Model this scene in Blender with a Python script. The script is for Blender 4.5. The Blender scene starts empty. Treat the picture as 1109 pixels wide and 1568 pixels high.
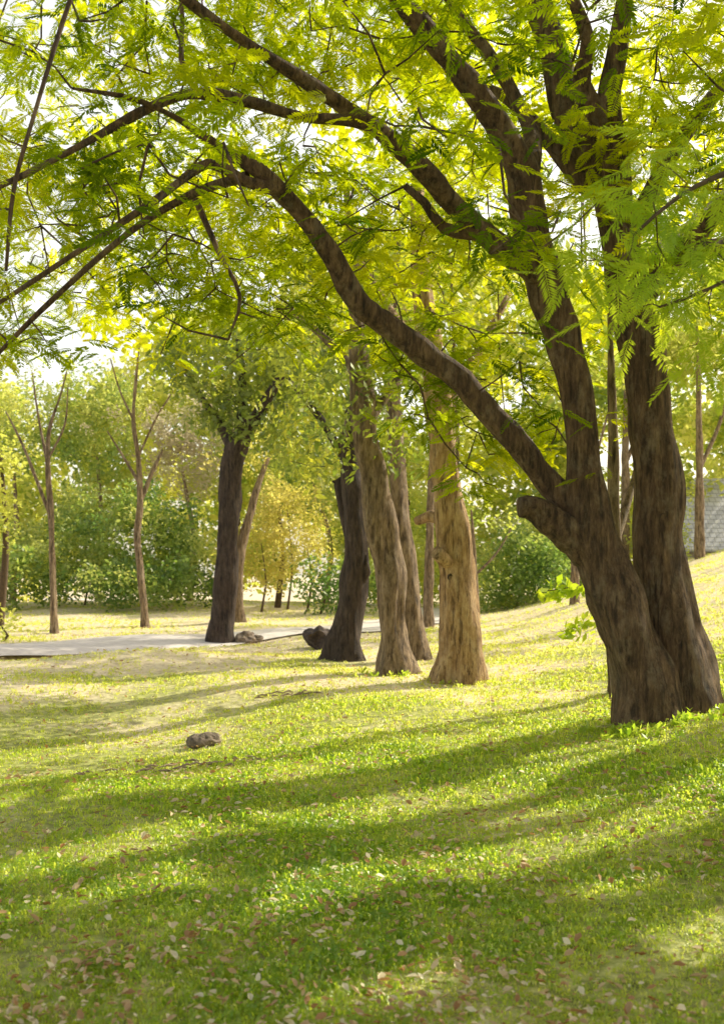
import bpy, math, random
import numpy as np
from mathutils import Vector, noise
rng = np.random.default_rng(7); random.seed(7)
scene = bpy.context.scene
F = 1538.0; EYE = 1.6
SUN_EL = math.radians(37); SX, SY = 0.82, 0.572

# ---------------------------------------------------------------- terrain
def hgt(x, y):
    x = np.asarray(x, float); y = np.asarray(y, float)
    x0 = 1.5 + 0.085*np.clip(y, 0, 45)
    t = (x-x0)/0.7
    sp = 0.7*np.where(t > 20, t, np.log1p(np.exp(np.clip(t, -30, 20))))
    sl = 0.27*np.minimum(sp, 14) * np.clip(1-(y-41)/14, 0.35, 1)
    h = sl
    h = h - 0.42*np.exp(-((x+3.4)/2.3)**2-((y-11)/3.0)**2)
    d = (x+7.5)*0.73 - (y-19.3)*0.68
    h = h - 0.38*np.exp(-((d)/0.8)**2)/(1+np.exp((x+3.2)*2.0))
    h = h + 0.20*np.exp(-((x+4.2)/1.6)**2-((y-18.6)/1.3)**2)
    h = h + 0.45*np.exp(-((x+9)/11.0)**2-((y-44)/8.0)**2)
    h = h + 0.025*np.sin(x*1.3+0.6*y)+0.02*np.sin(y*1.7-x*0.5)+0.012*np.sin(x*3.1+1)*np.sin(y*2.7)
    return h
def W(u, v, d):
    return Vector(((u-554.5)/F*d, d, EYE+(880-v)/F*d))
def ground_dist(u, v):
    a = (u-554.5)/F; b = (880-v)/F; d = 3.0
    while d < 80:
        if EYE+b*d < float(hgt(a*d, d)): return d
        d += 0.05
    return d

# ---------------------------------------------------------------- materials
def mat(name):
    m = bpy.data.materials.new(name); m.use_nodes = True
    nt = m.node_tree; nt.nodes.clear()
    out = nt.nodes.new('ShaderNodeOutputMaterial')
    return m, nt, out
def N(nt, t, **k):
    n = nt.nodes.new(t)
    for a, b in k.items():
        if a in n.inputs: n.inputs[a].default_value = b
        else: setattr(n, a, b)
    return n
def pos(nt, scale=(1, 1, 1)):
    g = N(nt, 'ShaderNodeNewGeometry'); mp = N(nt, 'ShaderNodeMapping'); mp.inputs['Scale'].default_value = scale
    nt.links.new(g.outputs['Position'], mp.inputs['Vector']); return mp.outputs['Vector']
def ramp(nt, fac, stops):
    r = N(nt, 'ShaderNodeValToRGB'); e = r.color_ramp.elements
    while len(e) < len(stops): e.new(0.5)
    for i, (p, c) in enumerate(stops):
        e[i].position = p; e[i].color = (*c, 1)
    nt.links.new(fac, r.inputs['Fac']); return r.outputs['Color']
def noise_tex(nt, vec, scale, detail=5, rough=0.6):
    n = N(nt, 'ShaderNodeTexNoise', Scale=scale, Detail=detail, Roughness=rough)
    nt.links.new(vec, n.inputs['Vector']); return n.outputs['Fac']

def leaf_mat(name, refl, trans, w=0.55, gloss=0.04, grough=0.45):
    """refl / trans: lists of 3 colours over the per-frond 'tint' attribute"""
    m, nt, out = mat(name)
    at = N(nt, 'ShaderNodeAttribute', attribute_name='tint')
    c1 = ramp(nt, at.outputs['Fac'], [(0, refl[0]), (0.5, refl[1]), (1, refl[2])])
    c2 = ramp(nt, at.outputs['Fac'], [(0, trans[0]), (0.5, trans[1]), (1, trans[2])])
    d = N(nt, 'ShaderNodeBsdfDiffuse'); t = N(nt, 'ShaderNodeBsdfTranslucent')
    nt.links.new(c1, d.inputs['Color']); nt.links.new(c2, t.inputs['Color'])
    mx = N(nt, 'ShaderNodeMixShader'); mx.inputs[0].default_value = w
    nt.links.new(d.outputs[0], mx.inputs[1]); nt.links.new(t.outputs[0], mx.inputs[2])
    g = N(nt, 'ShaderNodeBsdfGlossy', Roughness=grough); g.inputs['Color'].default_value = (1, 1, 0.8, 1)
    m2 = N(nt, 'ShaderNodeMixShader'); m2.inputs[0].default_value = gloss
    nt.links.new(mx.outputs[0], m2.inputs[1]); nt.links.new(g.outputs[0], m2.inputs[2])
    nt.links.new(m2.outputs[0], out.inputs[0]); return m

def bark_mat(name, dark, mid, light, lichen, bump=1.0):
    m, nt, out = mat(name)
    v = pos(nt, (1, 1, 0.2))
    n1 = noise_tex(nt, v, 13, 9, 0.78)
    col = ramp(nt, n1, [(0.34, dark), (0.5, mid), (0.68, light)])
    # long uneven fissures
    n2 = noise_tex(nt, pos(nt, (1, 1, 0.13)), 22, 4, 0.6)
    ck = ramp(nt, n2, [(0.36, (0.28, 0.24, 0.22)), (0.47, (1, 1, 1))])
    ln = noise_tex(nt, pos(nt, (1, 1, 0.6)), 6, 8, 0.75)
    lf = ramp(nt, ln, [(0.5, (0, 0, 0)), (0.66, (1, 1, 1))])
    lm = N(nt, 'ShaderNodeMixRGB'); lm.inputs[2].default_value = (*lichen, 1)
    sc = N(nt, 'ShaderNodeMath', operation='MULTIPLY'); sc.inputs[1].default_value = 0.55
    nt.links.new(lf, sc.inputs[0]); nt.links.new(sc.outputs[0], lm.inputs[0]); nt.links.new(col, lm.inputs[1])
    mu = N(nt, 'ShaderNodeMixRGB', blend_type='MULTIPLY'); mu.inputs[0].default_value = 0.85
    nt.links.new(lm.outputs[0], mu.inputs[1]); nt.links.new(ck, mu.inputs[2])
    p = N(nt, 'ShaderNodeBsdfPrincipled', Roughness=0.85)
    nt.links.new(mu.outputs[0], p.inputs['Base Color'])
    sm = N(nt, 'ShaderNodeMath', operation='ADD')
    mn = N(nt, 'ShaderNodeMath', operation='MINIMUM'); mn.inputs[1].default_value = 0.5
    nt.links.new(n2, mn.inputs[0])
    nt.links.new(n1, sm.inputs[0]); nt.links.new(mn.outputs[0], sm.inputs[1])
    b = N(nt, 'ShaderNodeBump', Strength=bump, Distance=0.08)
    nt.links.new(sm.outputs[0], b.inputs['Height']); nt.links.new(b.outputs[0], p.inputs['Normal'])
    nt.links.new(p.outputs[0], out.inputs[0]); return m

def rough_mat(name, stops, scale=8, bump=0.4, dist=0.03, vec=(1, 1, 1)):
    m, nt, out = mat(name)
    n1 = noise_tex(nt, pos(nt, vec), scale, 8, 0.65)
    p = N(nt, 'ShaderNodeBsdfPrincipled', Roughness=0.9)
    nt.links.new(ramp(nt, n1, stops), p.inputs['Base Color'])
    b = N(nt, 'ShaderNodeBump', Strength=bump, Distance=dist)
    nt.links.new(n1, b.inputs['Height']); nt.links.new(b.outputs[0], p.inputs['Normal'])
    nt.links.new(p.outputs[0], out.inputs[0]); return m

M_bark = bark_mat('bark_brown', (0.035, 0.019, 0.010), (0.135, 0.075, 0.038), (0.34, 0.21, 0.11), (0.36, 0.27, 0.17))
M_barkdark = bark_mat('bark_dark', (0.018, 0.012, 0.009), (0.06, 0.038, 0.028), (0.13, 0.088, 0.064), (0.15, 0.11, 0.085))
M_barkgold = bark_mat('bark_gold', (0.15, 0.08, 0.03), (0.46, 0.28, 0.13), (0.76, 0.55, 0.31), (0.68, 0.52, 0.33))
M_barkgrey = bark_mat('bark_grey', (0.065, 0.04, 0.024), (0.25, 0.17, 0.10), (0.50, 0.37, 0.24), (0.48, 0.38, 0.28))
M_twig = rough_mat('twig_bark', [(0.3, (0.05, 0.035, 0.02)), (0.7, (0.14, 0.09, 0.05))], 20)
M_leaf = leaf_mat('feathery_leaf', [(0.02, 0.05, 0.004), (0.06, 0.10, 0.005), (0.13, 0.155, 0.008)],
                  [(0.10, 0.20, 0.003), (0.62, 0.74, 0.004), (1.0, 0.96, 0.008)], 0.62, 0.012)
M_leaf_near = leaf_mat('fresh_leaf', [(0.15, 0.26, 0.02), (0.21, 0.33, 0.025), (0.29, 0.40, 0.035)],
                  [(0.55, 0.75, 0.03), (0.75, 0.9, 0.04), (0.9, 0.98, 0.05)], 0.5, 0.03)
M_broad = leaf_mat('broad_leaf', [(0.06, 0.095, 0.025), (0.10, 0.14, 0.035), (0.18, 0.21, 0.05)],
                   [(0.26, 0.36, 0.03), (0.5, 0.6, 0.04), (0.92, 0.9, 0.06)], 0.5, 0.06)
M_far = leaf_mat('distant_leaf', [(0.15, 0.20, 0.05), (0.29, 0.33, 0.08), (0.46, 0.46, 0.14)],  # background haze put into the colour: leaves paler with distance in mind
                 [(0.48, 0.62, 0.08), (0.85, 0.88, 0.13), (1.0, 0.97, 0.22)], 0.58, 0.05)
M_glow = leaf_mat('sunlit_crown_leaf', [(0.13, 0.18, 0.006), (0.26, 0.30, 0.010), (0.38, 0.39, 0.02)],  # backlit glow of the rear crowns put into brighter leaf colours
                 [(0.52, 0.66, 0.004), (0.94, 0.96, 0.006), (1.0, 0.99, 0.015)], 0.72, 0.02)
M_bush = leaf_mat('bush_leaf', [(0.08, 0.15, 0.04), (0.20, 0.28, 0.08), (0.44, 0.47, 0.16)],
                  [(0.22, 0.38, 0.06), (0.52, 0.66, 0.10), (0.97, 0.96, 0.2)], 0.5, 0.05)
M_yellow = leaf_mat('yellow_leaf', [(0.3, 0.26, 0.05), (0.42, 0.36, 0.08), (0.5, 0.42, 0.12)],
                    [(0.7, 0.65, 0.1), (0.9, 0.8, 0.15), (0.95, 0.85, 0.25)], 0.5, 0.04)
M_pink = leaf_mat('pale_dry_leaf', [(0.4, 0.34, 0.24), (0.5, 0.42, 0.3), (0.45, 0.42, 0.2)],
                    [(0.7, 0.6, 0.4), (0.8, 0.7, 0.5), (0.8, 0.75, 0.4)], 0.5, 0.04)
M_grass = leaf_mat('grass_blade', [(0.08, 0.19, 0.015), (0.24, 0.35, 0.04), (0.70, 0.64, 0.26)],
                   [(0.66, 0.92, 0.04), (1.0, 1.0, 0.12), (1.0, 0.98, 0.5)], 0.64, 0.06, 0.4)
M_litter = leaf_mat('dry_fallen_leaf', [(0.36, 0.16, 0.05), (0.62, 0.44, 0.22), (0.84, 0.74, 0.48)],
                    [(0.5, 0.25, 0.08), (0.6, 0.42, 0.24), (0.7, 0.6, 0.4)], 0.25, 0.05)

# ground material
def ground_material():
    m, nt, out = mat('grass_ground')
    n1 = noise_tex(nt, pos(nt), 0.45, 6, 0.6); n2 = noise_tex(nt, pos(nt), 9, 8, 0.7); n3 = noise_tex(nt, pos(nt), 60, 4, 0.7)
    green = ramp(nt, n2, [(0.3, (0.11, 0.11, 0.03)), (0.5, (0.36, 0.38, 0.08)), (0.7, (0.72, 0.68, 0.26))])
    dry = ramp(nt, n2, [(0.3, (0.44, 0.32, 0.19)), (0.5, (0.78, 0.64, 0.42)), (0.7, (0.90, 0.80, 0.58))])
    sep = N(nt, 'ShaderNodeSeparateXYZ'); nt.links.new(pos(nt), sep.inputs[0])
    a = N(nt, 'ShaderNodeMapRange'); a.inputs['From Min'].default_value = 10; a.inputs['From Max'].default_value = 20
    nt.links.new(sep.outputs['Y'], a.inputs['Value'])
    c = N(nt, 'ShaderNodeMath', operation='MULTIPLY_ADD'); c.inputs[1].default_value = 0.24
    nt.links.new(a.outputs[0], c.inputs[0]); nt.links.new(n1, c.inputs[2])
    f = ramp(nt, c.outputs[0], [(0.5, (0, 0, 0)), (0.68, (1, 1, 1))])
    mx = N(nt, 'ShaderNodeMixRGB'); nt.links.new(f, mx.inputs[0]); nt.links.new(green, mx.inputs[1]); nt.links.new(dry, mx.inputs[2])
    p = N(nt, 'ShaderNodeBsdfPrincipled', Roughness=0.7); nt.links.new(mx.outputs[0], p.inputs['Base Color'])
    ad = N(nt, 'ShaderNodeMath', operation='ADD'); nt.links.new(n2, ad.inputs[0]); nt.links.new(n3, ad.inputs[1])
    b = N(nt, 'ShaderNodeBump', Strength=0.5, Distance=0.03); nt.links.new(ad.outputs[0], b.inputs['Height'])
    nt.links.new(b.outputs[0], p.inputs['Normal']); nt.links.new(p.outputs[0], out.inputs[0]); return m
M_ground = ground_material()
M_path = rough_mat('pale_path', [(0.3, (0.60, 0.53, 0.48)), (0.7, (0.78, 0.71, 0.66))], 5, 0.3, 0.01)
M_kerb = rough_mat('kerb_concrete', [(0.3, (0.10, 0.08, 0.07)), (0.7, (0.30, 0.26, 0.22))], 6, 0.4, 0.02)
M_rock = rough_mat('rock', [(0.3, (0.07, 0.05, 0.04)), (0.5, (0.20, 0.15, 0.11)), (0.75, (0.42, 0.34, 0.27))], 7, 0.8, 0.06)
M_chip = rough_mat('bark_chips', [(0.3, (0.15, 0.10, 0.06)), (0.7, (0.42, 0.32, 0.22))], 14, 0.5, 0.02)
M_wood = rough_mat('charred_log', [(0.3, (0.02, 0.015, 0.013)), (0.7, (0.14, 0.10, 0.085))], 9, 1.0, 0.1)
M_cut = rough_mat('cut_wood', [(0.3, (0.10, 0.07, 0.05)), (0.7, (0.22, 0.16, 0.11))], 14, 0.5, 0.02)
M_wall = rough_mat('house_wall', [(0.3, (0.62, 0.56, 0.54)), (0.7, (0.72, 0.66, 0.64))], 4, 0.15, 0.01)
M_frame = rough_mat('painted_timber', [(0.3, (0.45, 0.42, 0.42)), (0.7, (0.6, 0.56, 0.56))], 6, 0.1, 0.01)
def roof_material():
    m, nt, out = mat('roof_tiles')
    br = N(nt, 'ShaderNodeTexBrick', Scale=1.0); br.inputs['Brick Width'].default_value = 0.3; br.inputs['Row Height'].default_value = 0.22
    br.inputs['Mortar Size'].default_value = 0.02
    br.inputs['Color1'].default_value = (0.50, 0.48, 0.48, 1); br.inputs['Color2'].default_value = (0.62, 0.60, 0.60, 1); br.inputs['Mortar'].default_value = (0.34, 0.32, 0.32, 1)
    tc = N(nt, 'ShaderNodeTexCoord'); sp = N(nt, 'ShaderNodeSeparateXYZ'); cb = N(nt, 'ShaderNodeCombineXYZ')
    nt.links.new(tc.outputs['Object'], sp.inputs[0]); nt.links.new(sp.outputs['X'], cb.inputs['X']); nt.links.new(sp.outputs['Z'], cb.inputs['Y'])
    nt.links.new(cb.outputs[0], br.inputs['Vector'])
    p = N(nt, 'ShaderNodeBsdfPrincipled', Roughness=0.7); nt.links.new(br.outputs['Color'], p.inputs['Base Color'])
    b = N(nt, 'ShaderNodeBump', Strength=0.6, Distance=0.03); nt.links.new(br.outputs['Fac'], b.inputs['Height']); b.invert = True
    nt.links.new(b.outputs[0], p.inputs['Normal']); nt.links.new(p.outputs[0], out.inputs[0]); return m
M_roof = roof_material()
M_glass = rough_mat('window_glass', [(0.3, (0.03, 0.035, 0.04)), (0.7, (0.05, 0.055, 0.06))], 2, 0.0)

# ---------------------------------------------------------------- mesh helpers
def link(o, parent=None):
    scene.collection.objects.link(o)
    if parent: o.parent = parent
    return o
def empty(name):
    e = bpy.data.objects.new(name, None); return link(e)
def mk(name, verts, faces, m, parent=None, smooth=True):
    me = bpy.data.meshes.new(name); me.from_pydata([tuple(v) for v in verts], [], faces)
    me.materials.append(m)
    if smooth: me.polygons.foreach_set('use_smooth', [True]*len(me.polygons))
    me.update(); return link(bpy.data.objects.new(name, me), parent)
def mk_quads(name, V, Q, tint, m, parent=None):
    me = bpy.data.meshes.new(name)
    me.vertices.add(len(V)); me.vertices.foreach_set('co', V.astype(np.float32).ravel())
    me.loops.add(Q.size); me.loops.foreach_set('vertex_index', Q.astype(np.int32).ravel())
    me.polygons.add(len(Q)); me.polygons.foreach_set('loop_start', np.arange(0, Q.size, 4, dtype=np.int32))
    if tint is not None:
        a = me.attributes.new('tint', 'FLOAT', 'POINT'); a.data.foreach_set('value', tint.astype(np.float32))
    me.materials.append(m); me.update(calc_edges=True)
    return link(bpy.data.objects.new(name, me), parent)
def rotmats(yaw, pitch, roll):
    cy, sy = np.cos(yaw), np.sin(yaw); cp, sp = np.cos(pitch), np.sin(pitch); cr, sr = np.cos(roll), np.sin(roll)
    R = np.zeros((len(yaw), 3, 3))
    R[:, 0, 0] = cy*cp; R[:, 0, 1] = cy*sp*sr-sy*cr; R[:, 0, 2] = cy*sp*cr+sy*sr
    R[:, 1, 0] = sy*cp; R[:, 1, 1] = sy*sp*sr+cy*cr; R[:, 1, 2] = sy*sp*cr-cy*sr
    R[:, 2, 0] = -sp;   R[:, 2, 1] = cp*sr;          R[:, 2, 2] = cp*cr
    return R
NQ = 0
def scatter(name, templates, P, R, S, tint, m, parent=None):
    global NQ
    Vs, Qs, Ts = [], [], []; off = 0
    which = rng.integers(0, len(templates), len(P))
    for k, (tv, tq) in enumerate(templates):
        idx = np.where(which == k)[0]
        if len(idx) == 0: continue
        v = np.einsum('nij,vj->nvi', R[idx], tv)*S[idx][:, None, None] + P[idx][:, None, :]
        n, nv = len(idx), len(tv)
        q = tq[None]+(np.arange(n)*nv)[:, None, None]+off
        Vs.append(v.reshape(-1, 3)); Qs.append(q.reshape(-1, 4)); Ts.append(np.repeat(tint[idx], nv)); off += n*nv
    Q = np.concatenate(Qs); NQ += len(Q); print(name, m.name, len(Q))
    return mk_quads(name, np.concatenate(Vs), Q, np.concatenate(Ts), m, parent)

def frond_template(pairs=11, L=1.0, wid=0.24, droop=0.22, seed=0, lw=0.034):
    r = np.random.default_rng(seed); V = []; Q = []
    def add(pts):
        b = len(V); V.extend(pts); Q.append([b, b+1, b+2, b+3])
    def rz(t): return -droop*t*t
    for i in range(3):
        t0, t1 = i/3, (i+1)/3; w = 0.006
        add([(t0*L, -w, rz(t0)), (t1*L, -w, rz(t1)), (t1*L, w, rz(t1)), (t0*L, w, rz(t0))])
    for i in range(pairs):
        t = 0.14+0.86*i/(pairs-1)
        ll = wid*(math.sin(math.pi*(0.12+0.80*t))**0.7)*(0.9+0.2*r.random())
        for s in (-1, 1):
            a = math.radians(62-22*t+r.normal()*5); dx, dy = math.cos(a), s*math.sin(a)
            z0 = rz(t); dz = -0.25*ll+r.normal()*0.015
            px, py = -dy*s, dx*s
            o = np.array((t*L, 0, z0)); tip = o+np.array((dx*ll, dy*ll, dz)); md = o+0.5*(tip-o)+np.array((0, 0, 0.04*ll))
            wv = np.array((px, py, 0))*lw
            add([tuple(o), tuple(md-wv), tuple(tip), tuple(md+wv)])
    return np.array(V, float), np.array(Q)
FRONDS = [frond_template(12, seed=i, droop=0.15+0.1*i, wid=0.27, lw=0.040) for i in range(4)]
FRONDS_FINE = [frond_template(17, seed=i+9, droop=0.12+0.1*i, wid=0.23, lw=0.02) for i in range(3)]
def cluster_template(n, rad, ls, aspect=0.45, seed=0, flat=0.8, hang=0.0):
    r = np.random.default_rng(seed); V = []; Q = []
    for i in range(n):
        c = r.normal(size=3); c = c/np.linalg.norm(c)*rad*r.random()**0.45; c[2] *= flat
        a = r.normal(size=3); a[2] = a[2]*0.6-hang; a /= np.linalg.norm(a)
        b = np.cross(a, r.normal(size=3)); b /= np.linalg.norm(b); l = ls*(0.7+0.6*r.random())
        k = len(V); V += [tuple(c-a*l*0.5), tuple(c+b*l*aspect*0.5-a*l*0.05), tuple(c+a*l*0.5), tuple(c-b*l*aspect*0.5-a*l*0.05)]
        Q.append([k, k+1, k+2, k+3])
    return np.array(V), np.array(Q)

def catmull(pts, step):
    P = [np.array(p, float) for p in pts]; P = [2*P[0]-P[1]]+P+[2*P[-1]-P[-2]]; out = []
    for i in range(1, len(P)-2):
        n = max(1, int(np.linalg.norm(P[i+1][:3]-P[i][:3])/step))
        for j in range(n):
            t = j/n
            out.append(0.5*((2*P[i])+(-P[i-1]+P[i+1])*t+(2*P[i-1]-5*P[i]+4*P[i+1]-P[i+2])*t*t+(-P[i-1]+3*P[i]-3*P[i+1]+P[i+2])*t**3))
    out.append(P[-2]); return out
class Tubes:
    def __init__(s): s.v = []; s.f = []; s.nodes = []
    def add(s, pts, seg=16, step=0.12, rough=0.12, flare=0.0, record=True, freq=3.0):
        """pts: (x,y,z,r)"""
        C = catmull(pts, step); b0 = len(s.v); ph = random.random()*6
        acc = 0; ref = None
        for i, c in enumerate(C):
            t = Vector(C[min(i+1, len(C)-1)][:3]-C[max(i-1, 0)][:3]).normalized()
            if ref is None: ref = (Vector((1, 0.1, 0)) if abs(t.x) < 0.8 else Vector((0, 1, 0)))
            n = (ref-t*ref.dot(t)).normalized(); b = t.cross(n); ref = n
            p = Vector(c[:3]); r = max(c[3], 0.002)
            if i: acc += np.linalg.norm(c[:3]-C[i-1][:3])
            for k in range(seg):
                a = 2*math.pi*k/seg; d = n*math.cos(a)+b*math.sin(a); rr = r
                if seg >= 10:
                    q = p+d*r
                    rr *= 1+rough*1.6*noise.noise(Vector((q.x*freq, q.y*freq, q.z*freq*0.35+ph)))+rough*0.8*noise.noise(Vector((q.x*9, q.y*9, q.z*2.2)))+rough*0.35*math.sin(3*a+ph+acc*0.5)
                    if flare: rr *= 1+flare*math.exp(-acc/0.28)*(0.55+0.6*math.sin(5*a+ph))
                s.v.append(p+d*rr)
            if record: s.nodes.append((c[0], c[1], c[2], c[3]))
        m = len(C)
        for i in range(m-1):
            for k in range(seg):
                s.f.append((b0+i*seg+k, b0+i*seg+(k+1) % seg, b0+(i+1)*seg+(k+1) % seg, b0+(i+1)*seg+k))
        s.f.append(tuple(b0+(m-1)*seg+k for k in range(seg)))
        return s
    def build(s, name, m, parent): return mk(name, s.v, s.f, m, parent)
def limb(pts):
    """pts: (u, v, width, distance) bearings as measured from the standing point"""
    out = []
    for u, v, w, d in pts:
        p = W(u, v, d); out.append((p.x, p.y, p.z, w*0.5/F*d))
    return out
def trunk(pts, d0):
    out = []
    for i, (u, v, w) in enumerate(pts):
        p = W(u, v, d0); out.append((p.x, p.y, p.z-(0.12 if i == 0 else 0), w*0.5/F*d0))
    return out

def connect_twigs(T, centres, base_r=0.012, maxlen=9):
    nodes = np.array([n[:3] for n in T.nodes])
    d = np.min(np.linalg.norm(centres[:, None]-nodes[None], axis=2), axis=1)
    order = np.argsort(d); arr = np.zeros((len(nodes)+len(centres), 3)); arr[:len(nodes)] = nodes; cnt = len(nodes)
    for i in order:
        c = centres[i]; dd = np.linalg.norm(arr[:cnt]-c, axis=1); j = int(np.argmin(dd)); a = arr[j]; L = dd[j]
        arr[cnt] = c; cnt += 1
        if L > maxlen or L < 0.05: continue
        off = rng.normal(size=3)*0.07*L
        m = (a+c)/2+off
        r = base_r*(0.6+0.5*min(L, 2.0))
        T.add([(*a, r), (*m, r*0.8), (*c, r*0.4)], seg=4, step=0.35, record=False)

def landing(p):
    h = 0.0
    for _ in range(3):
        L = (p[:, 2]-h)/math.tan(SUN_EL); lx, ly = p[:, 0]-SX*L, p[:, 1]-SY*L; h = hgt(lx, ly)
    return lx, ly
def clump_fronds(centres, n, spread, size, parent, name, m, temps, pitch=(0.15, 0.25), thin=None, ctint=None):
    K = len(centres)*n
    C = np.repeat(centres, n, axis=0)
    yaw = rng.random(K)*2*np.pi; pit = rng.normal(pitch[0], pitch[1], K); rol = rng.normal(0, 0.35, K)
    P = C+rng.normal(size=(K, 3))*np.array(spread)
    S = size*(0.65+0.6*rng.random(K))
    ct = np.repeat(rng.random(len(centres)) if ctint is None else ctint, n)
    tint = np.clip(0.75*ct+0.25*rng.random(K), 0, 1)
    if thin is not None:
        mid = P+0.5*S[:, None]*np.stack([np.cos(yaw), np.sin(yaw), 0*yaw], -1)
        k = ~thin(mid); P, yaw, pit, rol, S, tint = P[k], yaw[k], pit[k], rol[k], S[k], tint[k]
    return scatter(name, temps, P, rotmats(yaw, pit, rol), S, tint, m, parent)

# ---------------------------------------------------------------- ground sheet
def axis(lo, hi, n, c=0.0):
    t = np.linspace(-1, 1, n); s = np.sinh(t*4.2)/np.sinh(4.2); return np.where(s < 0, c+s*(c-lo), c+s*(hi-c))
xs = axis(-500, 500, 330, 0.0); ys = axis(-300, 900, 330, 12.0)
X, Y = np.meshgrid(xs, ys); Z = hgt(X, Y)
V = np.stack([X, Y, Z], -1).reshape(-1, 3); nx, ny = len(xs), len(ys)
i = np.arange(nx-1)[None]+np.arange(ny-1)[:, None]*nx
Q = np.stack([i, i+1, i+nx+1, i+nx], -1).reshape(-1, 4)
g = mk_quads('ground', V, Q, None, M_ground); g.data.polygons.foreach_set('use_smooth', [True]*len(g.data.polygons))

# path + kerbs
cl = catmull([(-22, 7, 0), (-14, 15.6, 0), (-7.2, 22.3, 0), (-3.2, 26.2, 0), (0.4, 30.5, 0), (2.6, 37, 0), (1.0, 46, 0), (-8, 56, 0), (-22, 66, 0)], 0.5)
def strip(name, offs, zs, m, parent=None, rng_=None):
    v = []; f = []; c_ = cl if rng_ is None else cl[rng_[0]:rng_[1]]
    k = len(offs)
    for i, c in enumerate(c_):
        t = c_[min(i+1, len(c_)-1)]-c_[max(i-1, 0)]; t = t/np.linalg.norm(t); n = np.array((t[1], -t[0]))
        for o, z in zip(offs, zs):
            x, y = c[0]+n[0]*o, c[1]+n[1]*o
            cx, cy = c[0]+n[0]*np.clip(o, -1.0, 1.0), c[1]+n[1]*np.clip(o, -1.0, 1.0)
            v.append((x, y, float(hgt(cx, cy))+z))
    for i in range(len(c_)-1):
        for j in range(k-1):
            f.append((i*k+j, i*k+j+1, (i+1)*k+j+1, (i+1)*k+j))
    return mk(name, v, f, m, parent, smooth=False)
strip('path', [-1.3, -0.65, 0, 0.65, 1.3], [0.04, 0.05, 0.05, 0.05, 0.04], M_path)
strip('kerb', [1.3, 1.3, 1.44, 1.44], [-0.1, 0.13, 0.13, -0.7], M_kerb, rng_=(0, 33))

# ---------------------------------------------------------------- grass blades + litter
def on_path(x, y):
    c = np.array([q[:2] for q in cl]); out = np.zeros(len(x), bool)
    for a in range(0, len(x), 20000):
        d = np.min(np.hypot(x[a:a+20000, None]-c[None, :, 0], y[a:a+20000, None]-c[None, :, 1]), axis=1)
        out[a:a+20000] = d < np.where((x[a:a+20000] < -3.5) & (y[a:a+20000] < 22), 2.5, 1.5)
    return out
def tuft(seed, n=5, wd=0.15):
    r = np.random.default_rng(seed); V = []; Q = []
    for i in range(n):
        a = r.random()*6.28; c = np.array((r.normal()*0.5, r.normal()*0.5, -0.1)); h = 0.6+0.8*r.random(); lean = 0.3+0.8*r.random()
        d = np.array((math.cos(a), math.sin(a), 0)); s = np.array((-d[1], d[0], 0))*wd
        p1 = c+d*lean*0.35*h+np.array((0, 0, 0.65*h)); p2 = c+d*lean*h+np.array((0, 0, 0.95*h*(1-0.4*lean)))
        k = len(V); V += [c-s*0.5, c+s*0.5, p1+s, p1-s, p2+s*0.15, p2-s*0.15]; Q += [[k, k+1, k+2, k+3], [k+3, k+2, k+4, k+5]]
    return np.array(V), np.array(Q)
Ng = 130000
d = 2.8*np.exp(rng.random(Ng)*math.log(48/2.8)); x = (rng.random(Ng)*1.05-0.52)*d; y = d
def fnoise(x, y, f, s=0.0):
    return np.sin(x*f*1.1+s+2*np.sin(y*f*0.8+s))*np.sin(y*f*0.9+1.7*np.sin(x*f*0.7-s))
patch = 0.5+0.3*fnoise(x, y, 1.0)+0.2*fnoise(x, y, 4.3, 1.3)
keep = (~on_path(x, y)) & (rng.random(Ng) < np.where(d > 12, 0.15+0.8*patch, 0.30+0.9*patch))
x, y, d, patch = x[keep], y[keep], d[keep], patch[keep]
P = np.stack([x, y, hgt(x, y)], -1); n = len(x)
S = 0.031*(0.6+0.7*rng.random(n))*(d/4)**0.3*(0.5+0.85*patch)
dry = np.clip((d-8)/11, 0, 1)
tint = np.clip(0.13+0.15*rng.normal(size=n)+0.5*(1-patch)*(0.3+0.7*rng.random(n))+0.34*dry, 0, 1)
scatter('grass', [tuft(i) for i in range(8)], P, rotmats(rng.random(n)*6.28, rng.normal(0, .15, n), rng.normal(0, .15, n)), S, tint, M_grass)

def dry_leaf(seed):
    r = np.random.default_rng(seed); c = 0.15+0.4*r.random()
    V = np.array([(-1, 0, 0.15), (-0.2, -0.5, c), (-0.1, 0, 0.0), (-0.2, 0.5, c*0.7), (1, 0, 0.3*c), (0.5, -0.4, c*0.8), (0.5, 0.35, c)], float)
    return V, np.array([[0, 1, 5, 2], [2, 5, 4, 6], [0, 2, 6, 3]])
Nl = 24000
d = 3.0*np.exp(rng.random(Nl)**1.2*math.log(30/3.0)); x = (rng.random(Nl)*1.1-0.55)*d
pt = 0.5+0.5*fnoise(x, d, 2.1, 2.0)
kp = (rng.random(Nl) < 0.15+0.85*pt**1.3) & ~on_path(x, d); x, d = x[kp], d[kp]; n = len(x)
P = np.stack([x, d, hgt(x, d)+0.030+0.026*rng.random(n)], -1)
scatter('fallen_leaves', [dry_leaf(i) for i in range(6)], P, rotmats(rng.random(n)*6.28, rng.normal(0, .35, n), rng.normal(0, .35, n)),
        0.018*(0.4+1.25*rng.random(n)**2)*(d/4)**0.25, np.clip(rng.random(n)**1.1, 0, 1), M_litter)

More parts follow.
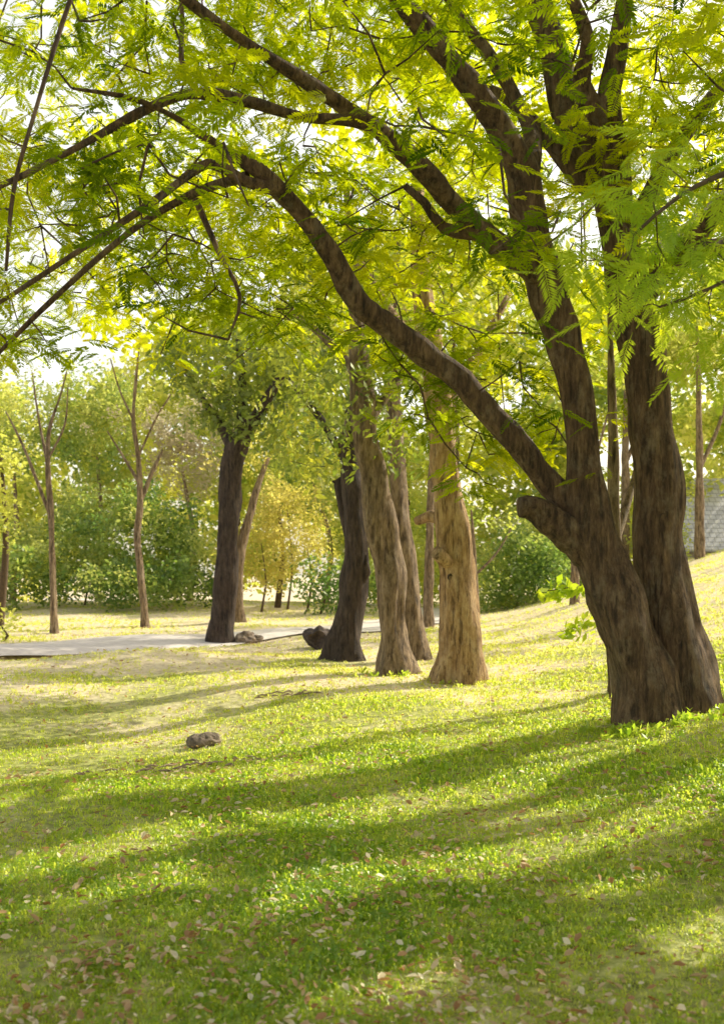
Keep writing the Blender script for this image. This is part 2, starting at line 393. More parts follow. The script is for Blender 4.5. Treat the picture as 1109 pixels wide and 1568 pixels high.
# ---------------------------------------------------------------- main twin-trunk tree
D = 9.5
tree = empty('shade_tree')
T = Tubes()
T.add(limb([(1005, 1135, 125, D), (992, 1060, 100, D), (965, 980, 84, D), (930, 890, 80, D), (903, 810, 70, D), (890, 720, 56, D), (882, 620, 52, D), (862, 520, 50, D), (835, 430, 52, D), (808, 330, 50, D), (795, 250, 44, D-.1), (745, 165, 36, D-.3), (690, 90, 34, D-.5), (635, 25, 30, D-.7), (560, -70, 24, D-1), (480, -160, 16, D-1.2)]), seg=28, step=0.06, flare=0.25, rough=0.19)
T.add(limb([(1060, 1125, 120, D+.25), (1045, 1030, 96, D+.25), (1022, 930, 84, D+.25), (1006, 840, 76, D+.25), (1003, 740, 66, D+.25), (992, 620, 66, D+.25), (968, 490, 62, D+.25), (948, 380, 58, D+.3), (925, 280, 56, D+.3), (878, 190, 52, D+.5), (850, 90, 46, D+.7), (820, -20, 40, D+.9), (800, -140, 26, D+1.2)]), seg=28, step=0.06, flare=0.25, rough=0.19)
T.add(limb([(915, 850, 60, D), (862, 808, 50, D-.08), (822, 778, 40, D-.16), (796, 774, 34, D-.2)]), seg=18, step=0.06, rough=0.25)
BIG = limb([(900, 790, 44, D+.05), (850, 755, 42, D), (790, 680, 40, D-.1), (705, 585, 38, D-.2), (612, 512, 36, D-.4), (545, 462, 36, D-.6), (505, 385, 32, D-.8), (450, 315, 28, D-1), (395, 260, 22, D-1.2), (335, 225, 15, D-1.3), (270, 180, 10, D-1.5), (200, 150, 7, D-1.6), (110, 135, 4, D-1.7)])
T.add(BIG, seg=18, step=0.08, rough=0.2)
T.add(limb([(430, 292, 22, D-1.1), (370, 275, 18, D-1.3), (320, 250, 15, D-1.4), (240, 305, 12, D-1.7), (120, 385, 9, D-2), (-20, 475, 6, D-2.2), (-150, 540, 4, D-2.3)]), seg=10, step=0.12)
T.add(limb([(380, 270, 16, D-1.2), (300, 295, 13, D-1), (200, 355, 10, D-.8), (80, 460, 8, D-.6), (-30, 570, 5, D-.5)]), seg=10, step=0.12)
T.add(limb([(300, 305, 10, D-1), (335, 385, 8, D-1), (368, 455, 6, D-1), (350, 520, 3, D-1)]), seg=10, step=0.12)
T.add(limb([(845, 430, 44, D), (760, 372, 34, D-.3), (700, 318, 32, D-.5), (620, 230, 30, D-.9), (530, 165, 24, D-1.2), (440, 105, 20, D-1.5), (370, 60, 18, D-1.7), (300, 10, 16, D-1.9), (210, -60, 12, D-2.1)]), seg=16, step=0.09, rough=.17)
T.add(limb([(640, 245, 20, D-.8), (560, 190, 17, D-.7), (460, 178, 15, D-.8), (380, 155, 18, D-1), (300, 143, 17, D-1.2), (230, 165, 14, D-1.5), (120, 225, 11, D-1.8), (0, 285, 9, D-2), (-120, 320, 6, D-2.2)]), seg=10, step=0.1)
T.add(limb([(300, 143, 10, D-1.2), (278, 90, 9, D-1.2), (280, 30, 7, D-1.2), (270, -60, 5, D-1.2)]), seg=10)
T.add(limb([(740, 360, 22, D-.35), (680, 350, 18, D-.3), (650, 310, 14, D-.3), (620, 285, 9, D-.3)]), seg=10)
T.add(limb([(810, 260, 32, D-.1), (812, 200, 24, D+.2), (760, 100, 20, D+.5), (700, 20, 14, D+.8), (650, -60, 10, D+1)]), seg=12)
T.add(limb([(945, 350, 46, D+.3), (940, 250, 44, D+.1), (930, 160, 40, D), (945, 70, 32, D-.1), (960, -20, 26, D-.2), (975, -120, 18, D-.2)]), seg=16)
T.add(limb([(925, 190, 34, D), (890, 130, 30, D-.1), (900, 60, 22, D-.3), (860, -40, 16, D-.5)]), seg=14)
T.add(limb([(905, 290, 36, D+.3), (850, 225, 26, D+.6), (790, 160, 18, D+.9), (740, 130, 12, D+1.2)]), seg=12)
T.add(limb([(965, 480, 36, D+.2), (1040, 390, 28, D), (1120, 300, 24, D-.4), (1220, 200, 18, D-1), (1320, 150, 12, D-1.6)]), seg=12)
T.add(limb([(950, 400, 30, D+.3), (1010, 270, 26, D+.8), (1090, 150, 22, D+1.3), (1200, 60, 16, D+2), (1330, 0, 12, D+3)]), seg=12)
p0 = limb([(955, 420, 34, D+.3)])[0]
T.add([p0, (4.2, 10.8, 5.2, .1), (6.2, 12.0, 5.8, .08), (8.4, 13.0, 6.5, .055), (10.5, 14, 7, .03)], seg=12)
T.add([p0, (3.8, 11.5, 5.6, .09), (5.0, 13.5, 6.8, .07), (6.5, 15.5, 7.9, .05), (8, 17, 8.5, .03)], seg=12)
T.add([(4.2, 10.8, 5.2, .06), (6, 10.4, 5.6, .045), (8, 10.6, 6, .03)], seg=10)
T.add(limb([(130, -60, 8, D-3.2), (95, 40, 7, D-3.2), (55, 170, 7, D-3.3), (22, 290, 7, D-3.3), (10, 415, 5, D-3.3)]), seg=10)
T.add(limb([(-150, -50, 12, D-3), (0, -100, 12, D-3.1), (130, -60, 10, D-3.2)]), seg=10)
ul = np.array([-400, 0, 150, 250, 330, 420, 520, 600, 680, 760, 860, 900, 960, 1109, 1500])
vl = np.array([570, 560, 550, 560, 590, 540, 540, 580, 660, 760, 700, 560, 500, 550, 560])
def gaps(p):
    """crown openings shaped to let sunlit bands reach chosen strips of ground"""
    lx, ly = landing(p); q = SY*lx-SX*ly; pp = SX*lx+SY*ly
    near = (ly > 2.0) & (ly < 24) & (np.abs(lx) < 0.42*ly+1.2)
    w_ = 0.10*np.sin(pp*1.7)+0.07*np.sin(pp*3.9+1)
    nz = np.array([noise.noise(Vector((a*2.0, b*0.7, 5.1))) for a, b in zip(q, pp)])
    rej = ((q > -7.85+w_) & (q < -6.7+w_)) | ((q > -6.0+w_) & (q < -5.3+w_)) | ((q > -4.45+w_) & (q < -3.8+w_) & (lx > -0.6)) | ((q < -8.4) & (q > -9.2)) | ((q < -9.6) & (lx > -2.2)) | (nz < -0.38)
    return near & rej
def canopy_sample(n):
    x = rng.uniform(-5.2, 6, n); y = rng.uniform(6.3, 13.8, n); z = rng.uniform(3.0, 9.2, n)
    u = 554.5+x/y*F; v = 880-(z-EYE)/y*F
    ok = (v < np.interp(u, ul, vl)-rng.random(n)**2*90)
    nz = np.array([noise.noise(Vector((a*0.6, b*0.6, c*1.4))) for a, b, c in zip(x, y, z)])
    ok &= (nz > -0.05) & ((y > 9.2) | (rng.random(n) < 0.42))
    bl = np.array([b_[:3] for b_ in catmull(BIG[:9], 0.3)]); bu = 554.5+bl[:, 0]/bl[:, 1]*F; bv = 880-(bl[:, 2]-EYE)/bl[:, 1]*F
    near = np.min(np.hypot(u[:, None]-bu, v[:, None]-bv), axis=1) < 60
    ok &= ~(near & (y < 9.2))
    return np.stack([x, y, z], -1)[ok]
C = canopy_sample(11000)[:1600]
n = 150; u = rng.uniform(600, 900, n); dd = rng.uniform(9.7, 11.4, n); v = np.interp(u, [600, 700, 800, 900], [530, 610, 680, 640])+rng.normal(0, 50, n)
C2 = np.stack([(u-554.5)/F*dd, dd, EYE+(880-v)/F*dd], -1)
n = 6200; lx = rng.uniform(-4.4, 4.2, n); ly = rng.uniform(0.8, 10, n); z = rng.uniform(3.6, 9.2, n); L = z/math.tan(SUN_EL)  # mostly unseen crown clumps, added where their shadow falls on the foreground
q = SY*lx-SX*ly
R_ = np.stack([lx+SX*L, ly+SY*L, z], -1); u = 554.5+R_[:, 0]/R_[:, 1]*F; v = 880-(z-EYE)/R_[:, 1]*F
R_ = R_[(v < np.interp(u, ul, vl)-20) & (q > -8) & ((u > 1140) | ((rng.random(n) < 0.3) & (R_[:, 1] > 9)))][:1750]
print('clumps', len(C), len(C2), len(R_))
C = np.concatenate([C, C2, R_])
# shade painted as dark tint, more on nearer sprays; patchy at bough scale
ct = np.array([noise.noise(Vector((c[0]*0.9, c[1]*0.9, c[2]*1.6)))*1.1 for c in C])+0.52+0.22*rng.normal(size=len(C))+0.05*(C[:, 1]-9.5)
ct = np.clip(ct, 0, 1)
connect_twigs(T, C[~gaps(C)])
T.build('trunks_and_limbs', M_bark, tree)
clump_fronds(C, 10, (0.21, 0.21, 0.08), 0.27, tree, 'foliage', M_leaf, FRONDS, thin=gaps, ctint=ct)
def knot(p, r, parent, m=M_barkdark, nrm=(0, -1, 0)):
    n = Vector(nrm).normalized()
    v = []; f = []; seg = 14; q = Vector(p); ref = Vector((0, 0, 1)); s = n.cross(ref).normalized(); t = s.cross(n)
    prof = [(1.15, -0.4), (1.0, 0.02), (0.8, 0.08), (0.6, -0.05), (0.35, -0.3), (0.05, -0.45)]
    for (rr, hh) in prof:
        for k in range(seg):
            a = 6.283*k/seg; j = 1+0.15*math.sin(2*a+1)+0.1*math.sin(5*a)
            v.append(q+n*hh*r+(s*math.cos(a)*0.7+t*math.sin(a)*1.2)*rr*r*j)
    for i in range(len(prof)-1):
        for k in range(seg): f.append((i*seg+k, i*seg+(k+1) % seg, (i+1)*seg+(k+1) % seg, (i+1)*seg+k))
    mk('knot', v, f, m, parent)
knot(W(1006, 795, D+.25)+Vector((0, -0.21, 0)), 0.05, tree)

# nearer spray of fresh green fronds, right
nb = empty('leafy_branch')
T = Tubes()
T.add(limb([(1420, 250, 16, 5.2), (1250, 250, 13, 5.0), (1130, 260, 10, 4.8), (1040, 300, 7, 4.7), (970, 360, 5, 4.6)]), seg=10)
T.add(limb([(1250, 250, 10, 5.0), (1180, 380, 8, 4.8), (1090, 440, 6, 4.7), (1010, 470, 4, 4.6)]), seg=10)
cc = [(1000, 245, 4.8), (1060, 225, 5.0), (1100, 280, 4.9), (940, 335, 4.7), (1000, 310, 4.6), (1060, 360, 4.9), (900, 395, 4.7), (960, 400, 4.6), (1020, 400, 4.8), (980, 470, 4.7), (1050, 470, 4.9), (1090, 500, 4.7), (1110, 400, 4.8), (1160, 330, 4.8), (1180, 450, 4.9), (1120, 540, 5.0), (1230, 300, 5), (1050, 280, 4.7), (1080, 330, 5.1), (1030, 440, 5.0), (1075, 420, 4.6)]
CC = np.array([tuple(W(*c)) for c in cc])
connect_twigs(T, CC, 0.006); T.build('stems', M_twig, nb)
clump_fronds(CC, 9, (0.10, 0.12, 0.06), 0.29, nb, 'foliage', M_leaf_near, FRONDS_FINE, pitch=(0.3, 0.3))

# ---------------------------------------------------------------- middle trees
BROAD = [cluster_template(20, 0.5, 0.19, 0.42, seed=i, hang=0.8) for i in range(4)]
FARC = [cluster_template(20, 1.0, 0.36, 0.6, seed=20+i) for i in range(5)]
FINE = [cluster_template(34, 0.6, 0.17, 0.55, seed=40+i) for i in range(5)]
def cloud(blobs, density):
    out = []
    for (x, y, z, a, b, c) in blobs:
        n = max(3, int(density*(a*b+b*c+a*c)))
        v = rng.normal(size=(n, 3)); v /= np.linalg.norm(v, axis=1)[:, None]
        r = (0.45+0.55*rng.random(n)**0.5)*(1+0.18*rng.normal(size=n))
        out.append(np.array((x, y, z))+v*r[:, None]*np.array((a, b, c)))
    return np.concatenate(out)
def leaf_cloud(name, centres, temps, size, m, parent, lo=0.0, hi=1.0):
    n = len(centres); base = np.array([noise.noise(Vector(c)*0.5) for c in centres])
    tint = np.clip(lo+(hi-lo)*(0.5+0.9*base+0.25*rng.normal(size=n)), 0, 1)
    return scatter(name, temps, centres, rotmats(rng.random(n)*6.28, rng.normal(0, .5, n), rng.normal(0, .5, n)), size*(0.7+0.6*rng.random(n)), tint, m, parent)
def blobs_at(lst):
    out = []
    for (u, v, d, ru, rv) in lst:
        p = W(u, v, d); out.append((p.x, p.y, p.z, ru/F*d, ru/F*d*0.9, rv/F*d))
    return out
def park_tree(name, base_uv, trunks, limbs, blobs, m_bark, m_leaf, temps, dens=7, size=0.8, seg=20, flare=0.3, rough=0.18, lo=0, hi=1, d=None):
    d = d or ground_dist(*base_uv); e = empty(name); T = Tubes()
    for t in trunks: T.add(trunk(t, d), seg=seg, step=0.12, flare=flare, rough=rough)
    for l in limbs: T.add([(*W(u, v, d+dd), w*0.5/F*d) for (u, v, w, dd) in l], seg=12, step=0.2)
    if blobs:
        B = cloud(blobs_at([(u, v, d+dd, a, b) for (u, v, dd, a, b) in blobs]), dens)
        connect_twigs(T, B[::4], 0.010, 2.0)
        leaf_cloud('foliage', B, temps, size, m_leaf, e, lo, hi)
    T.build('trunk', m_bark, e); print(name, round(d, 1)); return e, d
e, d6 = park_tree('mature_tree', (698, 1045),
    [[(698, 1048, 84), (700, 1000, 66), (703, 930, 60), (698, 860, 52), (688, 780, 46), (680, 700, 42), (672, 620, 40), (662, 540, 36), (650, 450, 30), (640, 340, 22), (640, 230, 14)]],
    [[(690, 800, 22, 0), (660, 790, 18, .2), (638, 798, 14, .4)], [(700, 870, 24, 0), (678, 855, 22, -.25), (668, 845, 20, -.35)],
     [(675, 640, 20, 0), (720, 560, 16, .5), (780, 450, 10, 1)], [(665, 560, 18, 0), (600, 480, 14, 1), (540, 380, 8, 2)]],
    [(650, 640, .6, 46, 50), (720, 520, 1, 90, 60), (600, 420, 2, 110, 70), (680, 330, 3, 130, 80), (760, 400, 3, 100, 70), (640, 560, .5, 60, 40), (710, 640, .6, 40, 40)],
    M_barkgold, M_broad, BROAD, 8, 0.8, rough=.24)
knot(W(688, 885, d6)+Vector((0, -0.25, 0)), 0.055, e)
e, d5 = park_tree('mature_tree', (608, 1032),
    [[(608, 1036, 62), (604, 980, 48), (598, 900, 46), (588, 820, 44), (574, 740, 42), (560, 650, 38), (552, 570, 34), (546, 480, 28), (540, 380, 20), (530, 280, 12)]],
    [[(560, 650, 18, 0), (610, 580, 14, .4), (650, 520, 10, .8)], [(552, 580, 18, 0), (500, 520, 12, .5), (440, 470, 8, 1)]],
    [(590, 640, .3, 55, 65), (550, 560, -.2, 60, 50), (470, 540, .8, 70, 60), (590, 700, .3, 36, 40), (640, 600, .4, 45, 60), (500, 620, .6, 50, 60), (530, 430, 1, 100, 70), (440, 400, 2, 90, 60), (540, 690, .3, 30, 40), (550, 640, -.5, 30, 40)],
    M_barkgrey, M_broad, BROAD, 12, 0.75, rough=0.26)
park_tree('mature_tree', (638, 1010),
    [[(640, 1012, 44), (632, 950, 34), (624, 870, 32), (612, 780, 30), (606, 700, 28), (600, 600, 22), (600, 480, 16), (610, 350, 10)]], [],
    [(600, 500, .5, 70, 60), (620, 380, 1, 90, 60), (620, 660, .5, 40, 60)], M_barkgrey, M_broad, BROAD, 8, 0.8)
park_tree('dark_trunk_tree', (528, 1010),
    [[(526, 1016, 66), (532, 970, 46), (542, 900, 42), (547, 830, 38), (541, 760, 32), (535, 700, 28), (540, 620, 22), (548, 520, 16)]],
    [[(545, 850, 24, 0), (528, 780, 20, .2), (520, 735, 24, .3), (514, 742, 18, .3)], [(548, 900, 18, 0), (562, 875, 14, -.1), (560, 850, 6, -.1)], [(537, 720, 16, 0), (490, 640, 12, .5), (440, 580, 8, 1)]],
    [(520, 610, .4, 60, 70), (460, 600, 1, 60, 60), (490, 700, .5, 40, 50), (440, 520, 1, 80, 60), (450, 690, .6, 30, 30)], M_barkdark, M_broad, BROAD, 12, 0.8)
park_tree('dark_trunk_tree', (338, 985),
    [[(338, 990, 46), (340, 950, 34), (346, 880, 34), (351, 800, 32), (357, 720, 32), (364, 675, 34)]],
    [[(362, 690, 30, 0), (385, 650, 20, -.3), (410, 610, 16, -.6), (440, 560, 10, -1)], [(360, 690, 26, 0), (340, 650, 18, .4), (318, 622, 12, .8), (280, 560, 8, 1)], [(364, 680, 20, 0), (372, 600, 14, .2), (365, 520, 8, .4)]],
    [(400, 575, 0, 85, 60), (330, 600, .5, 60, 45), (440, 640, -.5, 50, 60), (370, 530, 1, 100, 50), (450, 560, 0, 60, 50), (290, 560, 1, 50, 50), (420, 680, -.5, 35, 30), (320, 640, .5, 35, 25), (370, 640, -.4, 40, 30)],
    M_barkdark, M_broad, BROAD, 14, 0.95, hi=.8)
park_tree('forked_tree', (366, 952),
    [[(366, 954, 22), (366, 900, 16), (368, 850, 15), (380, 800, 13), (395, 745, 10), (410, 700, 7)], [(366, 900, 10), (362, 840, 11), (358, 780, 9), (350, 720, 6)]],
    [], [(400, 700, 0, 40, 40), (350, 690, 0, 40, 40)], M_barkgrey, M_yellow, FINE, 2.5, 0.9, seg=12)
park_tree('slender_tree', (84, 970),
    [[(84, 974, 13), (82, 900, 10), (79, 800, 9), (74, 720, 8), (76, 660, 6), (95, 600, 3), (110, 540, 2)]],
    [[(78, 790, 6, 0), (55, 730, 5, .2), (35, 680, 4, .3), (10, 630, 2, .4)], [(76, 720, 5, 0), (60, 640, 4, .3), (50, 570, 2, .3)], [(76, 700, 4, 0), (100, 650, 3, 0), (105, 590, 2, 0)]],
    [(100, 560, 0, 40, 30), (40, 590, 0, 40, 30)], M_barkgrey, M_far, FINE, 1.0, 0.6, seg=12)
park_tree('slender_tree', (224, 962),
    [[(224, 965, 14), (218, 900, 11), (210, 820, 11), (215, 770, 11), (212, 700, 7), (205, 640, 6), (210, 570, 4), (215, 520, 2)]],
    [[(215, 770, 8, 0), (235, 720, 6, .2), (250, 690, 3, .3)], [(214, 740, 6, 0), (190, 700, 4, .2), (165, 660, 2, .4)], [(208, 650, 4, 0), (185, 600, 3, .2), (170, 550, 2, .2)], [(212, 700, 4, 0), (240, 640, 3, .2), (265, 600, 2, .2)]],
    [(170, 640, 0, 45, 35), (240, 640, 0, 45, 35), (210, 600, 0, 60, 40)], M_barkgrey, M_pink, FINE, 1.8, 0.5, seg=12)
for (u, v, w, top) in [(655, 960, 15, 560), (730, 948, 9, 780), (946, 1060, 26, 480), (1072, 865, 14, 500), (880, 925, 12, 560), (955, 868, 14, 480)]:
    dd = ground_dist(u, v) if u not in (505, 1072) else 38
    dd = min(dd, 44)
    k = random.uniform(-14, 14)
    park_tree('young_tree', (u, v), [[(u, v+4, w*1.2), (u+k*.3, v-0.4*(v-top), w*.8), (u+k*.6, v-0.7*(v-top), w*.6), (u+k, top, w*.3)]],
              [[(u+k*.3, v-0.4*(v-top), w*.5, 0), (u+30, v-0.6*(v-top), w*.4, .5), (u+55, v-.85*(v-top), w*.2, 1)]],
              [(u+k, top, 0, 60*18/dd+20, 45), (u+40, top+40, .5, 50, 40)], M_barkgrey, M_far, FINE, 1.2 if dd > 25 else 3, 0.9, seg=12, d=dd)

# ---------------------------------------------------------------- background vegetation
def bushes(name, lst, temps, size, m, dens, lo=0, hi=1, every=1, stems=None):
    B = cloud(blobs_at(lst), dens); B = B[B[:, 2] > hgt(B[:, 0], B[:, 1])-0.2]
    e = empty(name); leaf_cloud('foliage', B, temps, size, m, e, lo, hi)
    T = Tubes()
    for (x, y, z, a, b, c) in blobs_at(stems if stems else lst[::every]):
        g0 = float(hgt(x, y)); r = .05 if z-g0 < 4 else 0.14
        T.add([(x, y, g0-.1, r), (x+.2, y, (g0+z)/2, r*.7), (x, y+.1, z+c*.3, r*.3)], seg=8, step=0.6)
    T.build('stems', M_twig, e); return e
bushes('bamboo_thicket', [(130, 850, 41, 60, 80), (120, 800, 42, 45, 45), (205, 835, 40, 60, 75), (215, 780, 41, 40, 45), (275, 850, 41, 50, 70), (310, 870, 40, 45, 55), (60, 880, 39, 55, 50), (40, 830, 41, 40, 40), (0, 880, 38, 50, 60), (170, 895, 38, 60, 32), (250, 895, 38, 50, 36), (-60, 860, 38, 60, 70), (-150, 850, 38, 70, 80)], FINE, 1.0, M_bush, 13, 0, .95, 4)
bushes('flowering_shrub', [(440, 800, 39, 55, 65), (400, 850, 38, 50, 60), (470, 850, 38, 45, 50), (425, 770, 40, 40, 40), (360, 860, 39, 30, 50)], FINE, 0.8, M_yellow, 11)
bushes('round_bush', [(490, 895, 37, 35, 35), (540, 900, 38, 40, 35), (585, 895, 38, 40, 35)], FINE, 1.0, M_bush, 13, 0, .8)
bushes('round_bush', [(790, 870, 39, 60, 65), (840, 880, 38, 45, 60), (760, 900, 38, 40, 40), (820, 830, 41, 60, 45), (880, 860, 42, 40, 50)], FINE, 1.0, M_bush, 14, 0, .75, 3)
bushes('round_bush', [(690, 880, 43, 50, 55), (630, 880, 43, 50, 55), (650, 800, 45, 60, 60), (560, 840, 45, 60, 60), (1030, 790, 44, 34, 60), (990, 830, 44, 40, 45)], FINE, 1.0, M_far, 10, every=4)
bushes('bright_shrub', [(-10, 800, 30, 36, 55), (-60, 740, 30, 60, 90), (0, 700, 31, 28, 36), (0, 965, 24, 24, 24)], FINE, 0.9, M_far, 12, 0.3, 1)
L = []
for u in range(-420, 1460, 62):
    top = 600 if u < 260 else (520 if u < 500 else 430)
    for v in range(top, 880, 62):
        if random.random() < 0.88: L.append((u+random.uniform(-30, 30), v+random.uniform(-25, 25), random.uniform(48, 60), random.uniform(40, 60), random.uniform(32, 50)))
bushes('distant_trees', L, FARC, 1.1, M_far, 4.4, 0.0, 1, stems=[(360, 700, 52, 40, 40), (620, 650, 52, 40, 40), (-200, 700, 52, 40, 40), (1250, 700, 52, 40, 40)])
for (u, v, dd, blobs) in [(150, 925, 46, [(150, 700, 60, 60), (110, 650, 50, 50), (190, 640, 50, 45), (150, 600, 50, 40)]), (290, 925, 45, [(280, 720, 55, 55), (300, 650, 55, 45), (250, 680, 40, 40)]), (20, 925, 46, [(20, 690, 50, 60), (50, 620, 45, 45)]), (500, 920, 45, [(480, 740, 55, 55), (520, 680, 50, 50), (450, 690, 45, 45)])]:
    park_tree('feathery_tree', (u, v), [[(u, v, 10), (u+6, (v+blobs[0][1])/2, 8), (blobs[0][0], blobs[0][1], 4)]], [], [(a, b, 0, c, e_) for (a, b, c, e_) in blobs], M_barkgrey, M_bush if u != 290 else M_pink, FINE, 7, 1.0, seg=12, lo=.25, d=dd)
L = []
for u in range(180, 1280, 78):
    for v in range(60 if u > 500 else 200, 520, 74):
        if random.random() < 0.62: L.append((u+random.uniform(-40, 40), v+random.uniform(-30, 30), random.uniform(26, 38), random.uniform(45, 75), random.uniform(32, 50)))
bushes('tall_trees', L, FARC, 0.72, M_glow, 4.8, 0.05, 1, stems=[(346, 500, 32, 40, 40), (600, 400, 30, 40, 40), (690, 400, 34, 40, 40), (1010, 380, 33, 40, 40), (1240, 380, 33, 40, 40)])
# sapling beside the trunk
sp = empty('sapling'); T = Tubes()
b = W(935, 1040, 11.5); gz = float(hgt(b.x, b.y))
T.add([(b.x, b.y, gz-.05, .014), *limb([(925, 960, 3, 11.4), (905, 915, 2.5, 11.3), (870, 900, 2, 11.2), (838, 905, 1.5, 11.2)])], seg=6)
T.add(limb([(925, 960, 3, 11.4), (895, 955, 2, 11.3), (868, 965, 2, 11.2)]), seg=6)
T.build('stem', M_twig, sp)
cs = np.array([tuple(W(u, v, 11.2)) for u, v in [(840, 905), (855, 900), (875, 903), (895, 908), (912, 900), (870, 965), (885, 960), (905, 950), (920, 925), (848, 912), (866, 908), (890, 900), (878, 970), (897, 962)]])
SAP = [cluster_template(10, 0.13, 0.13, 0.42, seed=70+i, hang=1.0) for i in range(3)]
leaf_cloud('foliage', cs, SAP, 1.0, M_leaf_near, sp)
wd = []
for (u, v, n, r) in [(1010, 1112, 40, .45), (700, 1046, 14, .4), (608, 1034, 8, .3), (1100, 1085, 20, .4)]:
    dd = ground_dist(u, v)
    for _ in range(n):
        x = (u-554.5)/F*dd+random.gauss(0, r); y = dd-0.25+random.gauss(0, r*.5); wd.append((x, y, float(hgt(x, y))+0.04))
leaf_cloud('ground_weeds', np.array(wd), SAP, 0.5, M_grass, None, 0, .4)

# ---------------------------------------------------------------- rocks, log, debris
def rock(name, u, v, rx, ry, rz, m, seed, sink=0.25):
    dd = ground_dist(u, v); x = (u-554.5)/F*dd; import bmesh
    bm = bmesh.new(); bmesh.ops.create_icosphere(bm, subdivisions=4, radius=1)
    for w in bm.verts:
        c = w.co.copy(); k = 1+0.35*noise.noise(c*1.3+Vector((seed, 0, 0)))+0.18*noise.noise(c*3.1+Vector((0, seed, 0)))+0.06*noise.noise(c*8)
        k = min(k, 1.12)
        w.co = Vector((c.x*rx*k, c.y*ry*k, c.z*rz*k))
    me = bpy.data.meshes.new(name); bm.to_mesh(me); bm.free(); me.materials.append(m)
    o = link(bpy.data.objects.new(name, me)); o.location = (x, dd, float(hgt(x, dd))+rz*(1-sink)-rz*.3); o.rotation_euler = (0, 0, seed); return o
rock('rock', 378, 984, 0.36, 0.25, 0.20, M_rock, 1.3)
rock('rock', 395, 983, 0.16, 0.15, 0.12, M_rock, 2.9)
rock('mossy_stone', 315, 1143, 0.20, 0.16, 0.10, M_rock, 4.1)
rock('mossy_stone', 300, 1140, 0.10, 0.10, 0.07, M_rock, 5.7)
dd = ground_dist(484, 994); lg = empty('tree_stump'); x = (484-554.5)/F*dd; z = float(hgt(x, dd))
T = Tubes(); T.add([(x, dd-.2, z+.21, .215), (x+.03, dd, z+.22, .25), (x+.05, dd+.35, z+.2, .22)], seg=30, step=0.04, rough=0.38, record=False, freq=5)
v0 = T.v[:30]; T.build('log', M_wood, lg)
ctr = sum(v0, Vector())/30; ring = [ctr+(p-ctr)*0.6+Vector((0, 0.06, 0)) for p in v0]; ring2 = [ctr+(p-ctr)*0.3+Vector((0.01, 0.12, 0.01)) for p in v0]
fs = [(k, (k+1) % 30, 30+(k+1) % 30, 30+k) for k in range(30)]+[(30+k, 30+(k+1) % 30, 60+(k+1) % 30, 60+k) for k in range(30)]+[tuple(range(60, 90))]
mk('cut_face', v0+ring+ring2, fs, M_wood, lg, smooth=False)
db = Tubes()
for (u, v, n, r) in [(435, 1066, 16, .25), (270, 1178, 22, .4)]:
    dd = ground_dist(u, v)
    for _ in range(n):
        x = (u-554.5)/F*dd+random.gauss(0, r); y = dd+random.gauss(0, r*.5); z = float(hgt(x, y))+.02; a = random.uniform(-.7, .7); l = random.uniform(.06, .2)
        db.add([(x, y, z, .008), (x+l*.5*math.cos(a), y+l*.5*math.sin(a), z+.02, .013), (x+l*math.cos(a), y+l*math.sin(a), z+.01, .006)], seg=6, step=.05, record=False)
db.build('bark_debris', M_chip, None)
def box(name, c, s, m, parent, rz=0.0, bev=0.0):
    import bmesh
    bm = bmesh.new(); bmesh.ops.create_cube(bm, size=1)
    for w in bm.verts: w.co = Vector((w.co.x*s[0], w.co.y*s[1], w.co.z*s[2]))
    if bev: bmesh.ops.bevel(bm, geom=bm.edges[:], offset=bev, segments=2, affect='EDGES')
    me = bpy.data.meshes.new(name); bm.to_mesh(me); bm.free(); me.materials.append(m)
    o = link(bpy.data.objects.new(name, me), parent); o.location = c; o.rotation_euler = (0, 0, rz); return o

# ---------------------------------------------------------------- house at right
hs = empty('tiled_roof_house'); hx, hy = 19.0, 49.0; zb = float(hgt(hx, hy))-0.5; ev = 3.0; rd = 6.3
def part(name, verts, faces, m): return mk(name, verts, faces, m, hs, smooth=False)
x0, x1, y0, y1 = hx-4.5, hx+8, hy-3, hy+3
part('walls', [(x0, y0, zb), (x1, y0, zb), (x1, y1, zb), (x0, y1, zb), (x0, y0, ev), (x1, y0, ev), (x1, y1, ev), (x0, y1, ev), (x0, hy, rd-.25), (x1, hy, rd-.25)],
     [(0, 1, 5, 4), (1, 2, 6, 9, 5), (2, 3, 7, 6), (3, 0, 4, 8, 7)], M_wall)
ox = .6; t = .12
part('roof', [(x0-ox, y0-.7, ev-.25), (x1+ox, y0-.7, ev-.25), (x1+ox, hy, rd), (x0-ox, hy, rd), (x1+ox, y1+.7, ev-.25), (x0-ox, y1+.7, ev-.25),
     (x0-ox, y0-.7, ev-.25-t), (x1+ox, y0-.7, ev-.25-t), (x1+ox, hy, rd-t), (x0-ox, hy, rd-t), (x1+ox, y1+.7, ev-.25-t), (x0-ox, y1+.7, ev-.25-t)],
     [(0, 1, 2, 3), (3, 2, 4, 5), (6, 9, 8, 7), (9, 11, 10, 8), (0, 6, 7, 1), (5, 4, 10, 11), (0, 3, 9, 6), (3, 5, 11, 9), (1, 7, 8, 2), (2, 8, 10, 4)], M_roof)
for k in range(4):
    wx = x0+1.3+k*3.0
    box('window_frame', (wx, y0-.03, ev-.95), (1.2, .08, .95), M_frame, hs); box('window', (wx, y0-.08, ev-.95), (1.0, .03, .78), M_glass, hs)
box('door', (x0+2.8, y0-.03, zb+1.05), (.9, .06, 2.1), M_cut, hs)
for k in range(5): box('veranda_post', (x0-.3+k*3.1, y0-.55, (zb+ev-.4)/2), (.14, .14, ev-.4-zb), M_frame, hs, 0, .01)

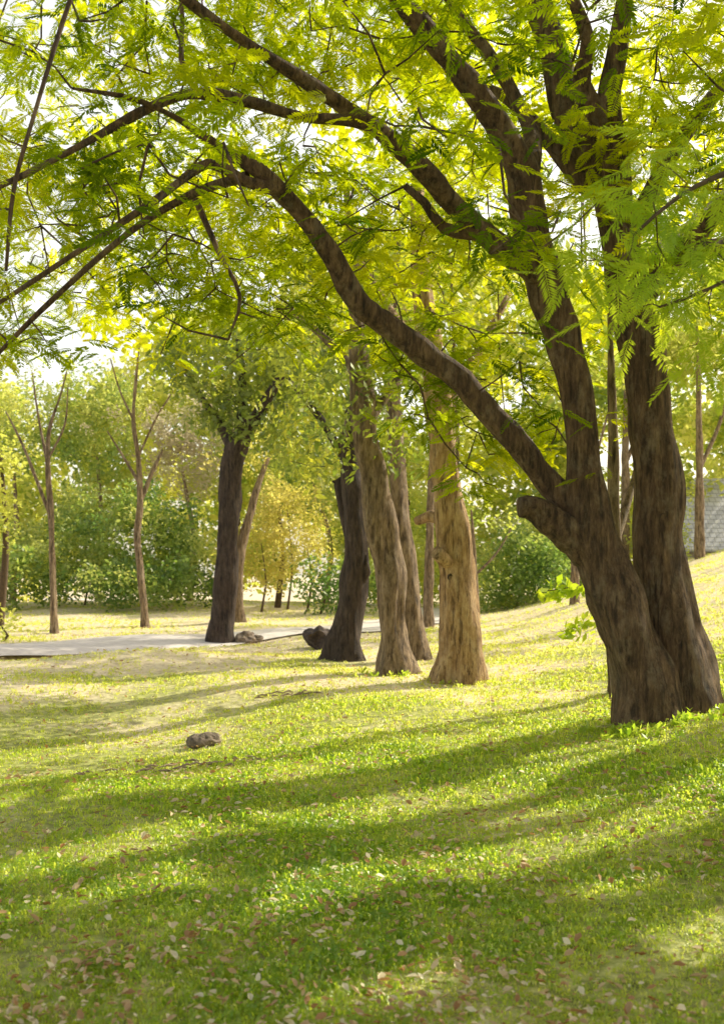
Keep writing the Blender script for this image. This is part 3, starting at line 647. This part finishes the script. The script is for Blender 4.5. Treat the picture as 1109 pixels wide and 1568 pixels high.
# ---------------------------------------------------------------- light, sky, camera
sd = Vector((SX*math.cos(SUN_EL), SY*math.cos(SUN_EL), math.sin(SUN_EL)))
sl = bpy.data.lights.new('sun', 'SUN'); sl.energy = 5.0; sl.angle = math.radians(0.5); sl.color = (1.0, 0.94, 0.76)
so = link(bpy.data.objects.new('sun', sl)); so.rotation_euler = sd.to_track_quat('Z', 'Y').to_euler(); so.location = sd*60
w = bpy.data.worlds.new("World"); scene.world = w; w.use_nodes = True; nt = w.node_tree
sky = nt.nodes.new('ShaderNodeTexSky'); sky.sky_type = 'NISHITA'; sky.sun_disc = False
sky.sun_elevation = SUN_EL; sky.sun_rotation = math.atan2(SX, SY); sky.dust_density = 5.0; sky.air_density = 1.0; sky.ozone_density = 1.0
tc = nt.nodes.new('ShaderNodeTexCoord'); sx = nt.nodes.new('ShaderNodeSeparateXYZ'); nt.links.new(tc.outputs['Generated'], sx.inputs[0])
mr = nt.nodes.new('ShaderNodeMapRange'); mr.inputs['From Min'].default_value = 0.42; mr.inputs['From Max'].default_value = 0.75
mr.inputs['To Min'].default_value = 1.0; mr.inputs['To Max'].default_value = 0.1; nt.links.new(sx.outputs['Z'], mr.inputs['Value'])
hz = nt.nodes.new('ShaderNodeMixRGB'); hz.blend_type = 'ADD'; hz.inputs[2].default_value = (5.6, 5.2, 4.0, 1)
nt.links.new(mr.outputs[0], hz.inputs[0]); nt.links.new(sky.outputs[0], hz.inputs[1])
bg = nt.nodes['Background']; bg.inputs['Strength'].default_value = 0.15; nt.links.new(hz.outputs[0], bg.inputs['Color'])
cd = bpy.data.cameras.new('camera'); co = link(bpy.data.objects.new('camera', cd)); scene.camera = co
co.location = (0, 0, EYE); co.rotation_euler = (math.radians(90), 0, 0)
cd.sensor_fit = 'VERTICAL'; cd.sensor_height = 36; cd.lens = 36*F/1568; cd.shift_y = 96/1568; cd.clip_end = 2500; cd.clip_start = 0.05
cd.dof.use_dof = True; cd.dof.focus_distance = 8.0; cd.dof.aperture_fstop = 2.8
scene.view_settings.view_transform = 'Standard'; scene.view_settings.look = 'None'; scene.view_settings.exposure = 0
print('total quads', NQ)
